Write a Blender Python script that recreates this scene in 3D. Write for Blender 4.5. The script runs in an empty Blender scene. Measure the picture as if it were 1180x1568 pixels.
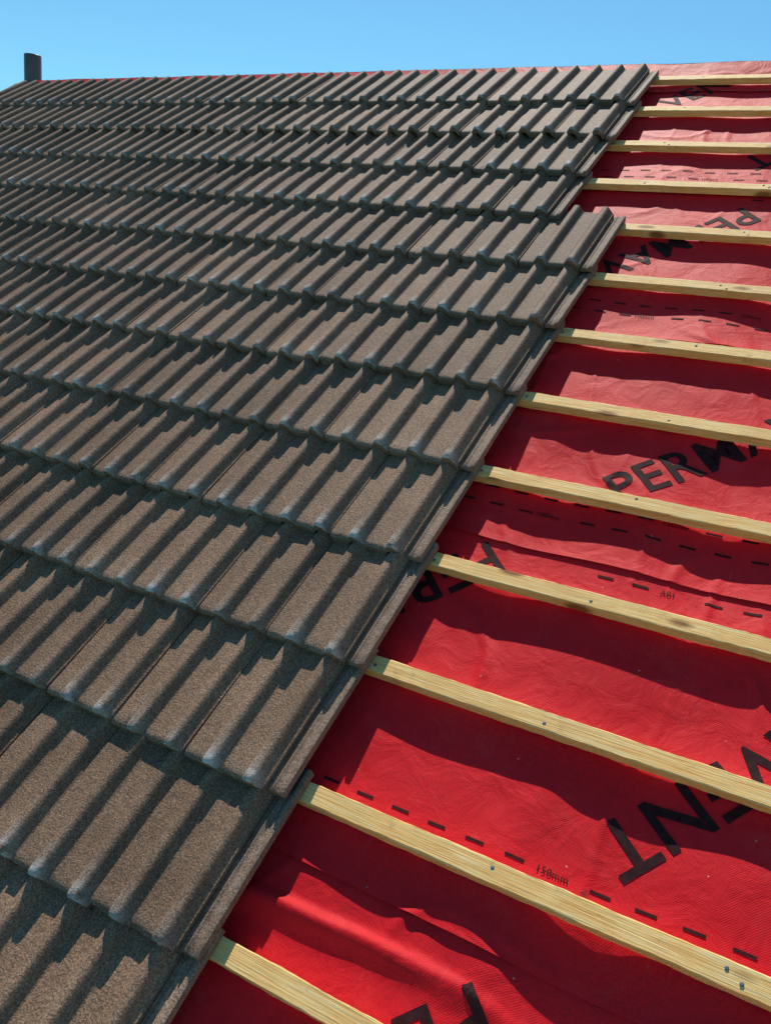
import bpy, bmesh, math, random
import numpy as np
from mathutils import Matrix, Vector, noise
random.seed(7); rng=np.random.RandomState(7)
g=.305; PITCH=math.radians(35); Z0=5.85
c,s=math.cos(PITCH),math.sin(PITCH)
M=Matrix(((1,0,0,0),(0,c,-s,0),(0,s,c,Z0),(0,0,0,1)))
V_RIDGE=3.868; V_EAVE=-1.40; U_L=-4.25; U_R=2.95
SUN_EL=math.radians(20); SUN_PHI=math.radians(17)
sc=bpy.context.scene
col=sc.collection
# ------------------------------------------------------------------ helpers
def newmat(name):
    m=bpy.data.materials.new(name); m.use_nodes=True
    nt=m.node_tree; b=nt.nodes['Principled BSDF']
    return m,nt,b
def N(nt,t,**k):
    n=nt.nodes.new(t)
    for a,v in k.items(): setattr(n,a,v)
    return n
def ramp(nt,fac,stops):
    r=N(nt,'ShaderNodeValToRGB'); e=r.color_ramp.elements
    while len(e)<len(stops): e.new(.5)
    for i,(p,cc) in enumerate(stops):
        e[i].position=p; e[i].color=(*cc,1) if len(cc)==3 else cc
    nt.links.new(fac,r.inputs[0]); return r.outputs[0]
def noiseN(nt,vec,scale,detail=4,rough=.5,dist=0):
    n=N(nt,'ShaderNodeTexNoise'); n.inputs['Scale'].default_value=scale
    n.inputs['Detail'].default_value=detail; n.inputs['Roughness'].default_value=rough
    n.inputs['Distortion'].default_value=dist
    nt.links.new(vec,n.inputs['Vector']); return n.outputs['Fac']
def mixc(nt,f,a,b,mode='MIX'):
    m=N(nt,'ShaderNodeMix',data_type='RGBA',blend_type=mode)
    for sck,v in ((m.inputs[0],f),(m.inputs[6],a),(m.inputs[7],b)):
        if isinstance(v,bpy.types.NodeSocket): nt.links.new(v,sck)
        elif isinstance(v,(int,float)): sck.default_value=v
        else: sck.default_value=(*v,1)
    return m.outputs[2]
def mth(nt,op,a,b=None):
    m=N(nt,'ShaderNodeMath',operation=op)
    for i,v in enumerate((a,b)):
        if v is None: continue
        if isinstance(v,bpy.types.NodeSocket): nt.links.new(v,m.inputs[i])
        else: m.inputs[i].default_value=v
    return m.outputs[0]
def bump(nt,h,dist,strength=1,prev=None):
    b=N(nt,'ShaderNodeBump'); b.inputs['Distance'].default_value=dist
    b.inputs['Strength'].default_value=strength
    nt.links.new(h,b.inputs['Height'])
    if prev is not None: nt.links.new(prev,b.inputs['Normal'])
    return b.outputs[0]
def objc(nt,scale=None):
    t=N(nt,'ShaderNodeTexCoord').outputs['Object']
    if scale is None: return t
    mp=N(nt,'ShaderNodeMapping'); mp.inputs['Scale'].default_value=scale
    nt.links.new(t,mp.inputs[0]); return mp.outputs[0]
def mkobj(name,verts,faces,mat=None,mw=None,parent=None,smooth=False):
    me=bpy.data.meshes.new(name); me.from_pydata([tuple(map(float,v)) for v in verts],[],faces); me.update()
    if mat: me.materials.append(mat)
    if smooth: me.shade_smooth()
    ob=bpy.data.objects.new(name,me); col.objects.link(ob)
    if parent: ob.parent=parent
    if mw is not None: ob.matrix_world=mw
    return ob
def boxdata(x0,x1,y0,y1,z0,z1):
    v=[(x0,y0,z0),(x1,y0,z0),(x1,y1,z0),(x0,y1,z0),(x0,y0,z1),(x1,y0,z1),(x1,y1,z1),(x0,y1,z1)]
    f=[(0,3,2,1),(4,5,6,7),(0,1,5,4),(1,2,6,5),(2,3,7,6),(3,0,4,7)]
    return v,f
def boxes(name,lst,mat,parent=None,mw=None):
    V=[];F=[]
    for b in lst:
        v,f=boxdata(*b); o=len(V); V+=v; F+=[tuple(i+o for i in q) for q in f]
    return mkobj(name,V,F,mat,mw,parent)
def empty(name):
    e=bpy.data.objects.new(name,None); col.objects.link(e); return e
# ------------------------------------------------------------------ materials
def m_tile():
    m,nt,b=newmat('concrete_tile'); L=nt.links
    o=objc(nt)
    at=N(nt,'ShaderNodeAttribute',attribute_name='tint'); we=N(nt,'ShaderNodeAttribute',attribute_name='wear_sheen')
    gr=noiseN(nt,o,250,3,.65); md=noiseN(nt,o,6,5,.65); sp=noiseN(nt,o,360,1,.5); cg=noiseN(nt,o,85,3,.6)
    base=ramp(nt,md,[(.3,(.245,.146,.086)),(.7,(.385,.243,.153))])
    base=mixc(nt,ramp(nt,gr,[(.40,(0,0,0)),(.60,(1,1,1))]),mixc(nt,.68,base,(.055,.036,.026)),base)
    base=mixc(nt,mth(nt,'MULTIPLY',ramp(nt,cg,[(.40,(1,1,1)),(.55,(0,0,0))]),.25),base,(.12,.078,.055))
    base=mixc(nt,mth(nt,'MULTIPLY',ramp(nt,sp,[(.60,(0,0,0)),(.72,(1,1,1))]),.42),base,(.64,.48,.35))
    tv=mth(nt,'ADD',mth(nt,'MULTIPLY',at.outputs['Fac'],.38),.80)
    comb=N(nt,'ShaderNodeCombineColor')
    for i in range(3): L.new(tv,comb.inputs[i])
    base=mixc(nt,1,base,comb.outputs[0],'MULTIPLY')
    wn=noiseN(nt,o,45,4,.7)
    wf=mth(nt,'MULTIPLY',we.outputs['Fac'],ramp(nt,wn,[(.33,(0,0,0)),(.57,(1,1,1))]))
    base=mixc(nt,mth(nt,'MULTIPLY',wf,.85),base,(.72,.70,.66))  # worn roll ends, their whitish sheen also painted into the base colour
    L.new(base,b.inputs['Base Color'])
    b.inputs['Roughness'].default_value=.65
    b.inputs['Specular IOR Level'].default_value=.15
    L.new(bump(nt,gr,.0022,.9,bump(nt,cg,.0022,.5,bump(nt,md,.004,.5))),b.inputs['Normal'])
    return m
def m_membrane():
    m,nt,b=newmat('red_membrane'); L=nt.links
    o=objc(nt)
    big=noiseN(nt,o,2.2,4,.6); fin=noiseN(nt,o,35,4,.65)
    base=ramp(nt,big,[(.3,(.62,.012,.019)),(.7,(.76,.020,.028))])
    base=mixc(nt,mth(nt,'MULTIPLY',ramp(nt,fin,[(.45,(0,0,0)),(.8,(1,1,1))]),.3),base,(.38,.009,.015))
    sc_=noiseN(nt,objc(nt,(1,1,.2)),5.5,6,.75,.6)
    base=mixc(nt,mth(nt,'MULTIPLY',ramp(nt,sc_,[(.54,(0,0,0)),(.76,(1,1,1))]),.18),base,(.66,.14,.12))
    st=noiseN(nt,objc(nt,(40,3,1)),1.6,5,.7,.3)
    base=mixc(nt,mth(nt,'MULTIPLY',ramp(nt,st,[(.62,(0,0,0)),(.72,(1,1,1))]),.07),base,(.62,.30,.27))
    vo=N(nt,'ShaderNodeTexVoronoi'); vo.inputs['Scale'].default_value=3.3; L.new(o,vo.inputs['Vector'])
    ds=mth(nt,'ADD',vo.outputs['Distance'],mth(nt,'MULTIPLY',noiseN(nt,o,70,3,.7),.10))
    base=mixc(nt,ramp(nt,ds,[(.080,(.8,.8,.8)),(.105,(0,0,0))]),base,(.08,.02,.022))
    v2=N(nt,'ShaderNodeTexVoronoi'); v2.inputs['Scale'].default_value=22; L.new(o,v2.inputs['Vector'])
    base=mixc(nt,ramp(nt,v2.outputs['Distance'],[(.030,(.7,.7,.7)),(.045,(0,0,0))]),base,(.65,.40,.34))
    L.new(base,b.inputs['Base Color'])
    b.inputs['Roughness'].default_value=.55
    b.inputs['Specular IOR Level'].default_value=.09
    w1=N(nt,'ShaderNodeTexWave',wave_type='BANDS',bands_direction='DIAGONAL'); w1.inputs['Scale'].default_value=130; L.new(o,w1.inputs[0])
    mp=objc(nt,(1,-1,1)); w2=N(nt,'ShaderNodeTexWave',wave_type='BANDS',bands_direction='DIAGONAL'); w2.inputs['Scale'].default_value=130; L.new(mp,w2.inputs[0])
    ws=mth(nt,'ADD',w1.outputs['Fac'],w2.outputs['Fac'])
    n1=bump(nt,ws,.00020,.7)
    n2=bump(nt,noiseN(nt,o,12,5,.58,.6),.010,.5,n1)
    L.new(n2,b.inputs['Normal'])
    return m
def m_wood():
    m,nt,b=newmat('treated_softwood'); L=nt.links
    oi=N(nt,'ShaderNodeObjectInfo')
    o=N(nt,'ShaderNodeTexCoord').outputs['Object']
    add=N(nt,'ShaderNodeVectorMath',operation='ADD'); L.new(o,add.inputs[0])
    sc3=N(nt,'ShaderNodeVectorMath',operation='SCALE'); sc3.inputs[0].default_value=(13,5,3); L.new(oi.outputs['Random'],sc3.inputs['Scale']); L.new(sc3.outputs[0],add.inputs[1])
    mp=N(nt,'ShaderNodeMapping'); mp.inputs['Scale'].default_value=(1,14,14); L.new(add.outputs[0],mp.inputs[0])
    gr=noiseN(nt,mp.outputs[0],9,6,.65,.8)
    mp2=N(nt,'ShaderNodeMapping'); mp2.inputs['Scale'].default_value=(.6,30,30); L.new(add.outputs[0],mp2.inputs[0])
    fg=noiseN(nt,mp2.outputs[0],14,4,.6)
    base=ramp(nt,gr,[(.3,(.84,.42,.12)),(.5,(1.0,.62,.22)),(.7,(1.0,.76,.38))])
    base=mixc(nt,mth(nt,'MULTIPLY',ramp(nt,fg,[(.38,(1,1,1)),(.56,(0,0,0))]),.36),base,(.62,.29,.07))
    lf=noiseN(nt,add.outputs[0],3,3,.6)
    base=mixc(nt,mth(nt,'MULTIPLY',ramp(nt,lf,[(.46,(0,0,0)),(.68,(1,1,1))]),.2),base,(.66,.46,.22))
    vo=N(nt,'ShaderNodeTexVoronoi'); vo.inputs['Scale'].default_value=1
    mp3=N(nt,'ShaderNodeMapping'); mp3.inputs['Scale'].default_value=(5,14,10); L.new(add.outputs[0],mp3.inputs[0]); L.new(mp3.outputs[0],vo.inputs['Vector'])
    base=mixc(nt,ramp(nt,vo.outputs['Distance'],[(.10,(.95,.95,.95)),(.19,(0,0,0))]),base,(.30,.12,.035))
    gs=noiseN(nt,add.outputs[0],22,4,.7)
    base=mixc(nt,mth(nt,'MULTIPLY',ramp(nt,gs,[(.62,(0,0,0)),(.72,(1,1,1))]),.4),base,(.34,.22,.10))
    L.new(base,b.inputs['Base Color']); b.inputs['Roughness'].default_value=.65
    b.inputs['Specular IOR Level'].default_value=.2
    L.new(bump(nt,fg,.0015,.8),b.inputs['Normal'])
    return m
def m_plain(name,colr,rough=.5,metal=0,ns=30,amt=.3):
    m,nt,b=newmat(name); o=objc(nt)
    n=noiseN(nt,o,ns,4,.6)
    nt.links.new(ramp(nt,n,[(.3,tuple(x*(1-amt) for x in colr)),(.7,tuple(min(1,x*(1+amt)) for x in colr))]),b.inputs['Base Color'])
    b.inputs['Roughness'].default_value=rough; b.inputs['Metallic'].default_value=metal
    nt.links.new(bump(nt,n,.001,.4),b.inputs['Normal'])
    return m
def m_brick():
    m,nt,b=newmat('brick'); L=nt.links
    tc=N(nt,'ShaderNodeTexCoord')
    sp=N(nt,'ShaderNodeSeparateXYZ'); L.new(tc.outputs['Object'],sp.inputs[0])
    cb=N(nt,'ShaderNodeCombineXYZ'); L.new(mth(nt,'ADD',sp.outputs[0],sp.outputs[1]),cb.inputs[0]); L.new(sp.outputs[2],cb.inputs[1])
    br=N(nt,'ShaderNodeTexBrick'); L.new(cb.outputs[0],br.inputs['Vector'])
    br.inputs['Scale'].default_value=1; br.inputs['Brick Width'].default_value=.225; br.inputs['Row Height'].default_value=.075; br.inputs['Mortar Size'].default_value=.005
    br.inputs['Color1'].default_value=(.30,.13,.08,1); br.inputs['Color2'].default_value=(.38,.19,.11,1); br.inputs['Mortar'].default_value=(.4,.37,.32,1)
    L.new(br.outputs['Color'],b.inputs['Base Color']); b.inputs['Roughness'].default_value=.85
    L.new(bump(nt,mth(nt,'SUBTRACT',1,br.outputs['Fac']),.006,.6),b.inputs['Normal'])
    return m
MT=m_tile(); MM=m_membrane(); MW=m_wood(); MB=m_brick()
MINK=m_plain('black_ink',(.035,.010,.012),.75,0,60,.4)
MINK.node_tree.nodes['Principled BSDF'].inputs['Specular IOR Level'].default_value=.12
MNAIL=m_plain('galvanised_steel',(.16,.18,.17),.6,.5)
MPIPE=m_plain('grey_pvc',(.085,.098,.092),.4,0,12,.25)
MUPVC=m_plain('white_upvc',(.75,.75,.74),.35,0,8,.05)
MGLASS=m_plain('window_glass',(.03,.04,.05),.08,0,2,.1)
MGRASS=m_plain('grass',(.06,.10,.03),.9,0,3,.5)
MMORT=m_plain('mortar',(.36,.33,.29),.9,0,50,.2)
# ------------------------------------------------------------------ roof tiles
RH=.0250; TH=.0240; W=.2; LEN=.381
slope=TH/g
def roll(x):
    h=0
    for cc in (.0720,.1720):
        a=abs(x-cc); t=min(1,max(0,(.0275-a)/.0220)); t=t*t*(3-2*t); h=max(h,RH*t)
    return h
def rs(cc): return [cc+d for d in (-.0275,-.025,-.0225,-.0195,-.0165,-.0135,-.0105,-.0075,-.004,0,.004,.0075,.0105,.0135,.0165,.0195,.0225,.025,.0275)]
xs_main=[.0012,.003,.014,.030]+rs(.0720)+[.108,.130]+rs(.1720)
xs_main.sort()
xs_lap=[.2005,.203,.209,.2115,.214,.227,.2295,.234,.238,.240]
def lapz(x):
    if x<.2095: return -.012
    if x<.2135: return -.007
    if x<.2285: return -.011
    if x<.239: return -.0045
    return -.0055
ssm=[0,.06,.13,.2,.26,.31,.345,.362,.370,.3750,.3788,.381]
zs=[0,0,0,0,0,0,0,-.0001,-.0006,-.0018,-.0042,-.0078]
V=[];Fc=[];tint=[];wear_sheen=[]
def strip(rows,base):
    n=len(rows[0])
    for i in range(len(rows)-1):
        for j in range(n-1):
            a=base+i*n+j
            Fc.append((a,a+n,a+n+1,a+1))
def add_tile(u0,vh):
    t=random.random(); jz=random.uniform(-.0008,.0024); tw=random.uniform(-.003,.003); ju=random.uniform(-.0014,.0014); jv=random.uniform(-.0045,.0045)
    rt=random.uniform(-.007,.007); wk=random.uniform(.4,1.25)
    zt=.025+TH
    def P(x,sv,z):
        return (u0+x+ju+rt*sv, vh+jv-sv-rt*x, zt+jz+slope*sv+tw*(x/W-.5)*2*sv/LEN+z)
    def addrows(rows,wr):
        b=len(V)
        for r in rows: V.extend(r)
        for r in wr: wear_sheen.extend(r); tint.extend([t]*len(r))
        strip(rows,b)
    ph=random.uniform(0,50)
    # tail edge: rolls reach slightly further than the pans, irregularly chipped
    chips=[.0022*noise.noise(Vector((x*60,ph,0)))+.0016*noise.noise(Vector((x*200,ph,9)))+.005*(roll(x)/RH-.5) for x in xs_main]
    rows=[];wr=[]
    for sv,dz in zip(ssm,zs):
        rows.append([P(x,sv+(ch*min(1,max(0,(sv-.345)/.02))),roll(x)+dz) for x,ch in zip(xs_main,chips)])
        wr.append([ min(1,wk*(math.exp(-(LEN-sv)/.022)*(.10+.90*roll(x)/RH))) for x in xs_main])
    addrows(rows,wr)
    top=[P(x,LEN+ch,roll(x)+zs[-1]) for x,ch in zip(xs_main,chips)]
    bot=[P(x,LEN+ch-.001,roll(x)*.9-TH+.001) for x,ch in zip(xs_main,chips)]
    back=[P(x,LEN-.05,roll(x)*.9-TH+.001) for x in xs_main]
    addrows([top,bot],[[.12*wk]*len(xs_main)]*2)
    addrows([bot,back],[[0]*len(xs_main)]*2)
    addrows([[P(xs_main[0],sv,-TH) for sv in ssm],[P(xs_main[0],sv,dz) for sv,dz in zip(ssm,zs)]],[[0]*len(ssm)]*2)
    addrows([[P(xs_main[-1],sv,dz) for sv,dz in zip(ssm,zs)],[P(xs_main[-1],sv,-.012) for sv in ssm]],[[0]*len(ssm)]*2)
    addrows([[P(x,0,-TH) for x in xs_main],[P(x,0,roll(x)) for x in xs_main]],[[0]*len(xs_main)]*2)
    sl=[0,.08,.16,.24,.30,.34,.368,.372]
    rows=[[P(x,sv,lapz(x)+(-.002 if sv>.37 else 0)) for x in xs_lap] for sv in sl]
    addrows(rows,[[.1]*len(xs_lap)]*len(sl))
    addrows([rows[-1],[P(x,.372,-TH) for x in xs_lap]],[[.2]*len(xs_lap)]*2)
    addrows([[P(.240,sv,lapz(.24)) for sv in sl],[P(.240,sv,-TH) for sv in sl]],[[.1]*len(sl)]*2)
    addrows([[P(x,0,-TH) for x in xs_lap],rows[0]],[[0]*len(xs_lap)]*2)
for k in range(1,18):
    vh=(13-k)*g+.030
    nt_=21 if k>=5 else 20
    ur=0.0 if k>=5 else -.2
    dr=random.uniform(-.012,.011)
    for j in range(nt_): add_tile(ur-.2+dr-j*W, vh)
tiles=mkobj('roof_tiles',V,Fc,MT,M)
me=tiles.data
for nm,arr in (('tint',tint),('wear_sheen',wear_sheen)):
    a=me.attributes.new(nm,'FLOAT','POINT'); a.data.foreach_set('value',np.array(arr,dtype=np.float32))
me.shade_smooth()
# ------------------------------------------------------------------ membrane
bat_v=[(13-k)*g for k in range(1,18)]
laps=[-1.45,-.657,.193,1.043,1.893,2.743,3.593]
def ridged(x,y,z): 
    return 1-abs(noise.noise(Vector((x,y,z))))*2
def basez(u,v):
    sr=.5-.5*math.cos(2*math.pi*(u-.425)/.4)
    db=min(abs(v-b) for b in bat_v)
    p=math.exp(-(db/.045)**2)
    n1=noise.noise(Vector((u*1.9,v*2.1,1.7))); n2=noise.noise(Vector((u*4+3,v*3.6,4.1)))
    n3=noise.noise(Vector((u*15+v*5,v*10,9.1)))
    rd=max(0,ridged(u*2.6+v*1.2,v*2.2-u,2.2)-.86)/.14
    r2=max(0,ridged(u*5+7,v*1.6+u*2,6.2)-.88)/.12
    msk=min(1,max(0,noise.noise(Vector((u*3.1,v*2.7,12.)))*3+.35))
    far=1-.45*min(1,max(0,(v-1.3)/1.2))
    z=-.007-(.008+.012*n1)*sr*(1-.4*p)*far
    z+=(1-.85*p)*(.0058*n2+.0036*n3*msk+(.0055*rd*rd+.0045*r2)*msk-.006)*far
    if -.1<v<.3 and u<.7:
        vv=.105+.02*math.sin(u*5)+.01*noise.noise(Vector((u*8,0,3)))
        d=v-vv; z+=.016*math.exp(-(d/(.010 if d>0 else .026))**2)*min(1,max(0,(.62-u)/.3))
    return min(z,-.001) if p>.5 else z
def topz(u,v,sheet=None):
    if sheet is None:
        sheet=max(i for i,l in enumerate(laps) if v>=l) if v>=laps[0] else 0
    d=max(0,v-laps[sheet])
    lift=(.0046+.0038*noise.noise(Vector((u*4,sheet*7.,0))))*math.exp(-d/.03)+.0012*math.exp(-d/.3)
    return basez(u,v)+lift
def lin(a,b,st): 
    n=max(1,int(round((b-a)/st))); return [a+(b-a)*i/n for i in range(n)]
us=lin(-4.25,-.35,.1)+lin(-.35,1.15,.008)+lin(1.15,U_R,.06)+[U_R]
MV=[];MF=[]
for i,l in enumerate(laps):
    top=(laps[i+1]+.03) if i+1<len(laps) else V_RIDGE
    lo=max(l,V_EAVE)
    st=.008 if top>-.4 else .04
    vs=[lo]+lin(lo,top,st)[1:]+[top]
    b=len(MV);n=len(us)
    for v in vs:
        for u in us:
            vv=v+(.0025*noise.noise(Vector((u*3,i*5.,3.))) if v==lo else 0)
            z=topz(u,vv,i)
            if i==len(laps)-1:
                tt=max(0,(v-3.72)/.148); z=z*(1-tt)+tt*(.004+.004*noise.noise(Vector((u*4,0,0))))
            MV.append((u,vv,z))
    for r in range(len(vs)-1):
        for q in range(n-1):
            a=b+r*n+q; MF.append((a,a+1,a+n+1,a+n))
memb=mkobj('roofing_membrane',MV,MF,MM,M,None,True)
ry=V_RIDGE*c; rz=V_RIDGE*s+Z0
BV=[];BF=[]
usb=lin(-4.25,U_R,.06)+[U_R]
prof=[(0,.0),(.02,.0),(.05,-.012),(.10,-.045)]+[(.1+.3*i,-.045-.3*i*math.tan(PITCH)) for i in range(1,15)]
for (dy,dz) in prof:
    for u in usb:
        BV.append((u,ry+dy-.002,rz+dz+.004+.004*noise.noise(Vector((u*4,0,0)))+(.012*noise.noise(Vector((u*3,dy*3,5))) if dy>.05 else 0)))
n=len(usb)
for r in range(len(prof)-1):
    for q in range(n-1):
        a=r*n+q; BF.append((a,a+1,a+n+1,a+n))
bk=mkobj('back_slope_membrane',BV,BF,MM,None,memb,True); bk.matrix_world=Matrix()
# ------------------------------------------------------------------ lettering
def text_mesh(body,size,bold=.0):
    cu=bpy.data.curves.new('t','FONT'); cu.body=body; cu.size=size; cu.offset=bold; cu.resolution_u=3; cu.space_character=1.05
    ob=bpy.data.objects.new('t',cu); col.objects.link(ob)
    dg=bpy.context.evaluated_depsgraph_get()
    me=bpy.data.meshes.new_from_object(ob.evaluated_get(dg))
    bm=bmesh.new(); bm.from_mesh(me)
    bpy.data.objects.remove(ob); bpy.data.meshes.remove(me); return bm
LV=[];LF=[]
def place(bm,u,v,ang,anchor_end=False,step=.008,off=.0014):
    xs=[w.co.x for w in bm.verts]; ys=[w.co.y for w in bm.verts]
    x1=max(xs) if anchor_end else 0
    for ax,lo,hi in ((0,min(xs),max(xs)),(1,min(ys),max(ys))):
        t=lo+step
        while t<hi:
            co=[0,0,0];no=[0,0,0];co[ax]=t;no[ax]=1
            bmesh.ops.bisect_plane(bm,geom=bm.verts[:]+bm.edges[:]+bm.faces[:],plane_co=co,plane_no=no); t+=step
    ca,sa=math.cos(ang),math.sin(ang); b=len(LV)
    bm.verts.index_update()
    for w in bm.verts:
        x=w.co.x-x1;y=w.co.y
        uu=u+x*ca-y*sa; vv=v+x*sa+y*ca
        LV.append((uu,vv,topz(uu,vv)+off))
    for f in bm.faces:
        q=[b+w.index for w in f.verts]
        if f.normal.z<0: q.reverse()
        LF.append(q)
    bm.free()
A=math.radians(47)
SZ=.150; BO=.0018
place(text_mesh('PERMAVENT',.142,BO),.378,1.236,math.radians(43.5))
place(text_mesh('PERMAVENT',.146,BO),.560,.450,math.radians(231),True)
place(text_mesh('PERMAVENT',SZ,BO),.130,1.040,A+math.pi)
place(text_mesh('PERMAVENT',SZ,BO),.47,.145,A+math.pi)
place(text_mesh('PERMAVENT',SZ,BO),.385,2.665,A+math.pi)
place(text_mesh('PERMAVENT',SZ,BO),.30,3.00,A+math.pi,True)
place(text_mesh('VENT',SZ,BO),-.05,3.44,A)
place(text_mesh('NT',SZ,BO),.10,3.86,A+math.pi)
place(text_mesh('PERMAVENT',SZ,BO),1.0,1.95,A)
place(text_mesh('PERMAVENT',SZ,BO),1.6,1.0,A+math.pi)
def dashes(v,u0,u1,label=None,lu=None,st=.077,ln=.036,h=.0055):
    u=u0
    while u<u1:
        if lu is None or not any(l-.03<u+ln/2<l+.06 for l in lu):
            bm=bmesh.new(); vs=[bm.verts.new(p) for p in ((0,0,0),(ln,0,0),(ln,h,0),(0,h,0))]; bm.faces.new(vs)
            bm.normal_update(); place(bm,u,v+random.uniform(-.0005,.0005),0)
        u+=st
    if label:
        for l in lu: place(text_mesh(label,.019,.0001),l-.012,v-.004,0,off=.002)
for l in laps[2:6]:
    dashes(l+.158,-.18,2.6,'150mm',[.505,1.3,2.2])
    dashes(l+.108,-.15,2.6,'100mm',[.215,1.1,2.0])
for l in laps[3:6]:
    dashes(l-.035,.40,2.6,'A01',[.55,1.5])
let=mkobj('printed_lettering',LV,LF,MINK,M,memb)
# ------------------------------------------------------------------ battens
def batten(k):
    vc=(13-k)*g; hw=.0200; T=.0245
    usx=lin(-4.2,-.3,.2)+lin(-.3,1.3,.012)+lin(1.3,U_R-.05,.1)+[U_R-.05]
    sec=[(-hw,.0005),(-hw,T-.0018),(-hw+.0018,T),(hw-.0018,T),(hw,T-.0018),(hw,.0005)]
    V=[];F=[]
    sd=k*3.7
    for u in usx:
        bw=.0026*noise.noise(Vector((u*.8,sd,0))); bz=.0010*noise.noise(Vector((u*1.3,sd,5)))+.0008
        for i,(dv,z) in enumerate(sec):
            e=.0014*noise.noise(Vector((u*9,sd+i*2.,7)))+.0013*noise.noise(Vector((u*45,sd+i*2.,7)))
            V.append((u,dv+bw+e,z+(bz+e*.5 if z>.01 else bz*0)))
    n=6
    for r in range(len(usx)-1):
        for q in range(n):
            a=r*n+q; b2=r*n+(q+1)%n; F.append((a,b2,b2+n,a+n))
    F.append(tuple(range(n-1,-1,-1))); F.append(tuple((len(usx)-1)*n+i for i in range(n)))
    F=[tuple(reversed(f)) for f in F]
    ob=mkobj('roofing_batten',V,F,MW,M@Matrix.Translation((0,vc,0)))
    NV=[];NF=[]
    for r in range(-10,8):
        u=.425+.4*r
        if u<U_L+.1 or u>U_R-.1: continue
        for (du,dv) in ((random.uniform(-.01,.01),random.uniform(-.008,.010)),)+(((random.uniform(.01,.02),random.uniform(-.010,0)),) if random.random()<.5 else ()):
            b=len(NV); seg=10; rr=.0035
            for z,q in ((T-.0005,rr),(T+.0018,rr),(T+.0023,rr*.6)):
                for i in range(seg):
                    a=2*math.pi*i/seg; NV.append((u+du+q*math.cos(a),dv+q*math.sin(a),z))
            for lv in range(2):
                for i in range(seg):
                    j=(i+1)%seg; NF.append((b+lv*seg+i,b+lv*seg+j,b+(lv+1)*seg+j,b+(lv+1)*seg+i))
            NF.append(tuple(b+2*seg+i for i in range(seg)))
    nn=mkobj('nails',NV,NF,MNAIL,None,ob); nn.matrix_parent_inverse=Matrix()
for k in range(1,18): batten(k)
# ------------------------------------------------------------------ soil vent pipe on the gable
def lathe(name,pts,mat,x,y,parent=None,seg=40):
    V=[];F=[]
    for r,z in pts:
        for i in range(seg):
            a=2*math.pi*i/seg; V.append((x+r*math.cos(a),y+r*math.sin(a),z))
    for k in range(len(pts)-1):
        for i in range(seg):
            j=(i+1)%seg; F.append((k*seg+i,k*seg+j,(k+1)*seg+j,(k+1)*seg+i))
    return mkobj(name,V,F,mat,None,parent,True)
px,py=-4.36,3.22; zt=Z0+2.39
pe=empty('soil_vent_pipe')
lathe('stack',[(.055,0.05),(.055,4),(.055,zt-.004),(.0535,zt),(.050,zt),(.049,zt-.004),(.049,zt-.6)],MPIPE,px,py,pe)
for z in (1.2,3.4,5.4): lathe('socket_collar',[(.056,z),(.064,z+.004),(.064,z+.08),(.056,z+.085)],MPIPE,px,py,pe)
boxes('wall_bracket',[(px,px+.24,py-.012,py+.012,z,z+.03) for z in (1.5,3.6,5.7)],MPIPE,pe)
# ------------------------------------------------------------------ house below
house=empty('brick_house')
xl,xr=-4.08,2.80; yf=-.85; yb=2*ry-yf; tz=lambda y:(Z0+y*math.tan(PITCH)-.10) if y<ry else (Z0+(2*ry-y)*math.tan(PITCH)-.10)
Vh=[]
for x in (xl,xr):
    Vh+= [(x,yf,0),(x,yb,0),(x,yb,tz(yb)),(x,ry,tz(ry)),(x,yf,tz(yf))]
Fh=[(0,4,3,2,1),(5,6,7,8,9),(0,5,9,4),(1,2,7,6)]
mkobj('walls',Vh,Fh,MB,None,house)
ze=V_EAVE*s+Z0; ye=V_EAVE*c
boxes('fascia',[(U_L,U_R,ye-.02,ye,ze-.20,ze-.012),(U_L,U_R,2*ry-ye,2*ry-ye+.02,ze-.20,ze-.012)],MUPVC,house)
boxes('soffit',[(U_L,U_R,ye+.002,yf-.002,ze-.19,ze-.175),(U_L,U_R,yb+.002,2*ry-ye-.002,ze-.19,ze-.175)],MUPVC,house)
GV=[];GF=[]
for x in (U_L,U_R):
    for i in range(13):
        a=math.pi*i/12; GV.append((x,ye-.08-.055*math.cos(a),ze-.05-.055*math.sin(a)))
for i in range(12): GF.append((i,i+1,i+14,i+13))
mkobj('gutter',GV,GF,MPIPE,None,house,True)
for x in (U_L,U_R-.03):
    for sgn in (0,1):
        P=[]
        for xx in (x,x+.028):
            for (y,z) in ((ye,ze-.03),(ry,rz-.03),(ry,rz-.22),(ye,ze-.20)):
                P.append((xx,y if sgn==0 else 2*ry-y,z))
        mkobj('barge_board',P,[(0,1,2,3),(7,6,5,4),(0,4,5,1),(1,5,6,2),(2,6,7,3),(3,7,4,0)],MUPVC,None,house)
boxes('verge_mortar',[(U_L-.03,-4.195,V_EAVE+.02,V_RIDGE-.15,.004,.046)],MMORT,house,M)
wins=[(-2.9,-1.6,1.0,2.2),(.6,1.9,1.0,2.2),(-2.9,-1.6,3.3,4.4),(.6,1.9,3.3,4.4)]
boxes('window_frames',[q for (a,b_,z0,z1) in wins for q in ((a,b_,yf-.05,yf-.003,z0,z0+.07),(a,b_,yf-.05,yf-.003,z1-.07,z1),(a,a+.07,yf-.05,yf-.003,z0+.07,z1-.07),(b_-.07,b_,yf-.05,yf-.003,z0+.07,z1-.07),((a+b_)/2-.035,(a+b_)/2+.035,yf-.05,yf-.003,z0+.07,z1-.07))],MUPVC,house)
boxes('window_panes',[(a+.07,b_-.07,yf-.025,yf-.006,z0+.07,z1-.07) for (a,b_,z0,z1) in wins],MGLASS,house)
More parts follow.
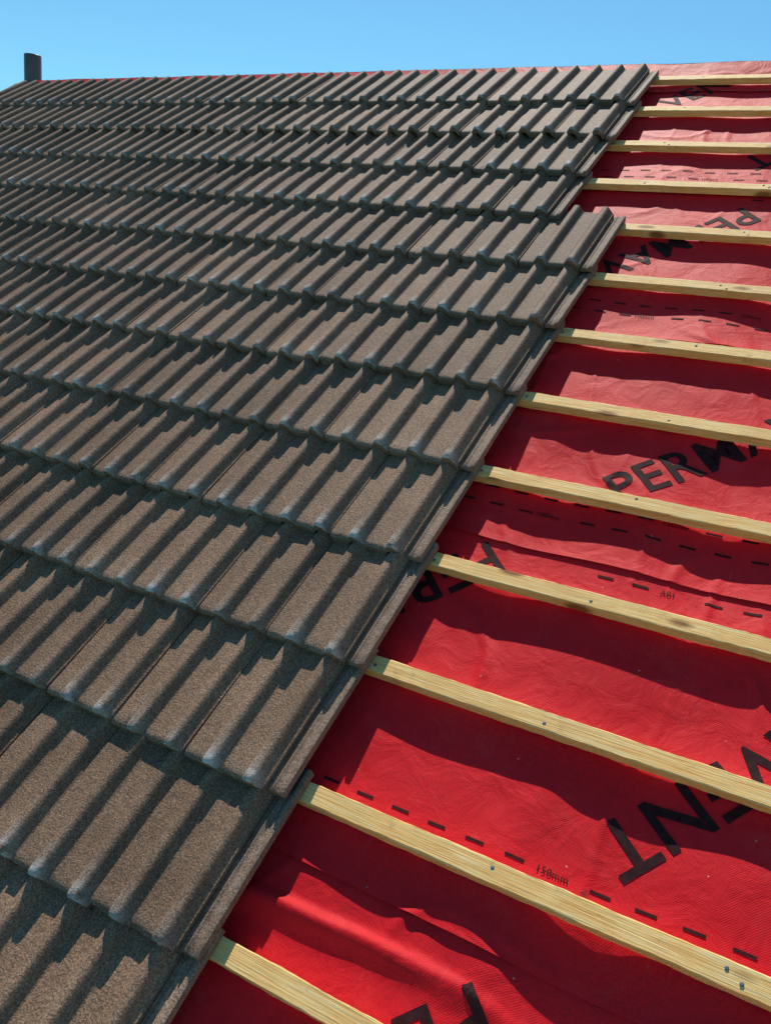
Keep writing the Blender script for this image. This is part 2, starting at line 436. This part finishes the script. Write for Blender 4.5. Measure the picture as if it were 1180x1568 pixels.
boxes('front_door',[(-.9,.05,yf-.04,yf-.004,.05,2.1)],m_plain('door_paint',(.03,.08,.06),.4),house)
# ------------------------------------------------------------------ ground
GV=[];GF=[];R=[0,12,30,80,250,800,3000]
GV.append((0,0,0))
for r in R[1:]:
    for i in range(32):
        a=2*math.pi*i/32; GV.append((r*math.cos(a),r*math.sin(a),0))
for i in range(32): GF.append((0,1+i,1+(i+1)%32))
for k in range(len(R)-2):
    for i in range(32):
        j=(i+1)%32; GF.append((1+k*32+i,1+(k+1)*32+i,1+(k+1)*32+j,1+k*32+j))
mkobj('ground',GV,GF,MGRASS)
# ------------------------------------------------------------------ light
sd=Vector((-math.sin(SUN_PHI)*math.cos(SUN_EL),math.cos(SUN_PHI)*math.cos(SUN_EL),math.sin(SUN_EL)))
sw=(M.to_3x3()@sd).normalized()
sl=bpy.data.lights.new('sun','SUN'); sl.energy=5; sl.angle=math.radians(.5); sl.color=(1,.93,.83)
so=bpy.data.objects.new('sun',sl); col.objects.link(so); so.rotation_euler=sw.to_track_quat('Z','Y').to_euler(); so.location=(0,0,20)
w=bpy.data.worlds.new('World'); sc.world=w; w.use_nodes=True; nt=w.node_tree
bg=nt.nodes['Background']; sk=nt.nodes.new('ShaderNodeTexSky'); sk.sky_type='NISHITA'; sk.sun_disc=False
sk.sun_elevation=math.asin(sw.z); sk.sun_rotation=math.atan2(sw.x,sw.y)
sk.air_density=1; sk.dust_density=.2; sk.ozone_density=1.2
mx=nt.nodes.new('ShaderNodeMix'); mx.data_type='RGBA'; mx.blend_type='MULTIPLY'; mx.inputs[0].default_value=1
mx.inputs[7].default_value=(.60,1.09,1.20,1)
nt.links.new(sk.outputs[0],mx.inputs[6]); nt.links.new(mx.outputs[2],bg.inputs[0]); bg.inputs[1].default_value=.103
# ------------------------------------------------------------------ camera
Rm=[[0.8730602868923102,0.44832690439720496,-0.19175172031858248],[0.2119677135646997,-0.7030938819451088,-0.6787699769270222],[-0.43913030396189917,0.5519619370617651,-0.7088741751378406]]
C=Vector((.7672,-.12635,1.49053))
rt=Vector(Rm[0]);up=-Vector(Rm[1]);bk_=-Vector(Rm[2])
loc=Matrix(((rt.x,up.x,bk_.x,C.x),(rt.y,up.y,bk_.y,C.y),(rt.z,up.z,bk_.z,C.z),(0,0,0,1)))
cam=bpy.data.cameras.new('camera'); co=bpy.data.objects.new('camera',cam); col.objects.link(co)
co.matrix_world=M@loc
cam.sensor_fit='HORIZONTAL'; cam.sensor_width=36; cam.lens=1262/1180*36; cam.clip_start=.05; cam.clip_end=6000
sc.camera=co
sc.view_settings.view_transform='Standard'; sc.view_settings.look='None'; sc.view_settings.exposure=0
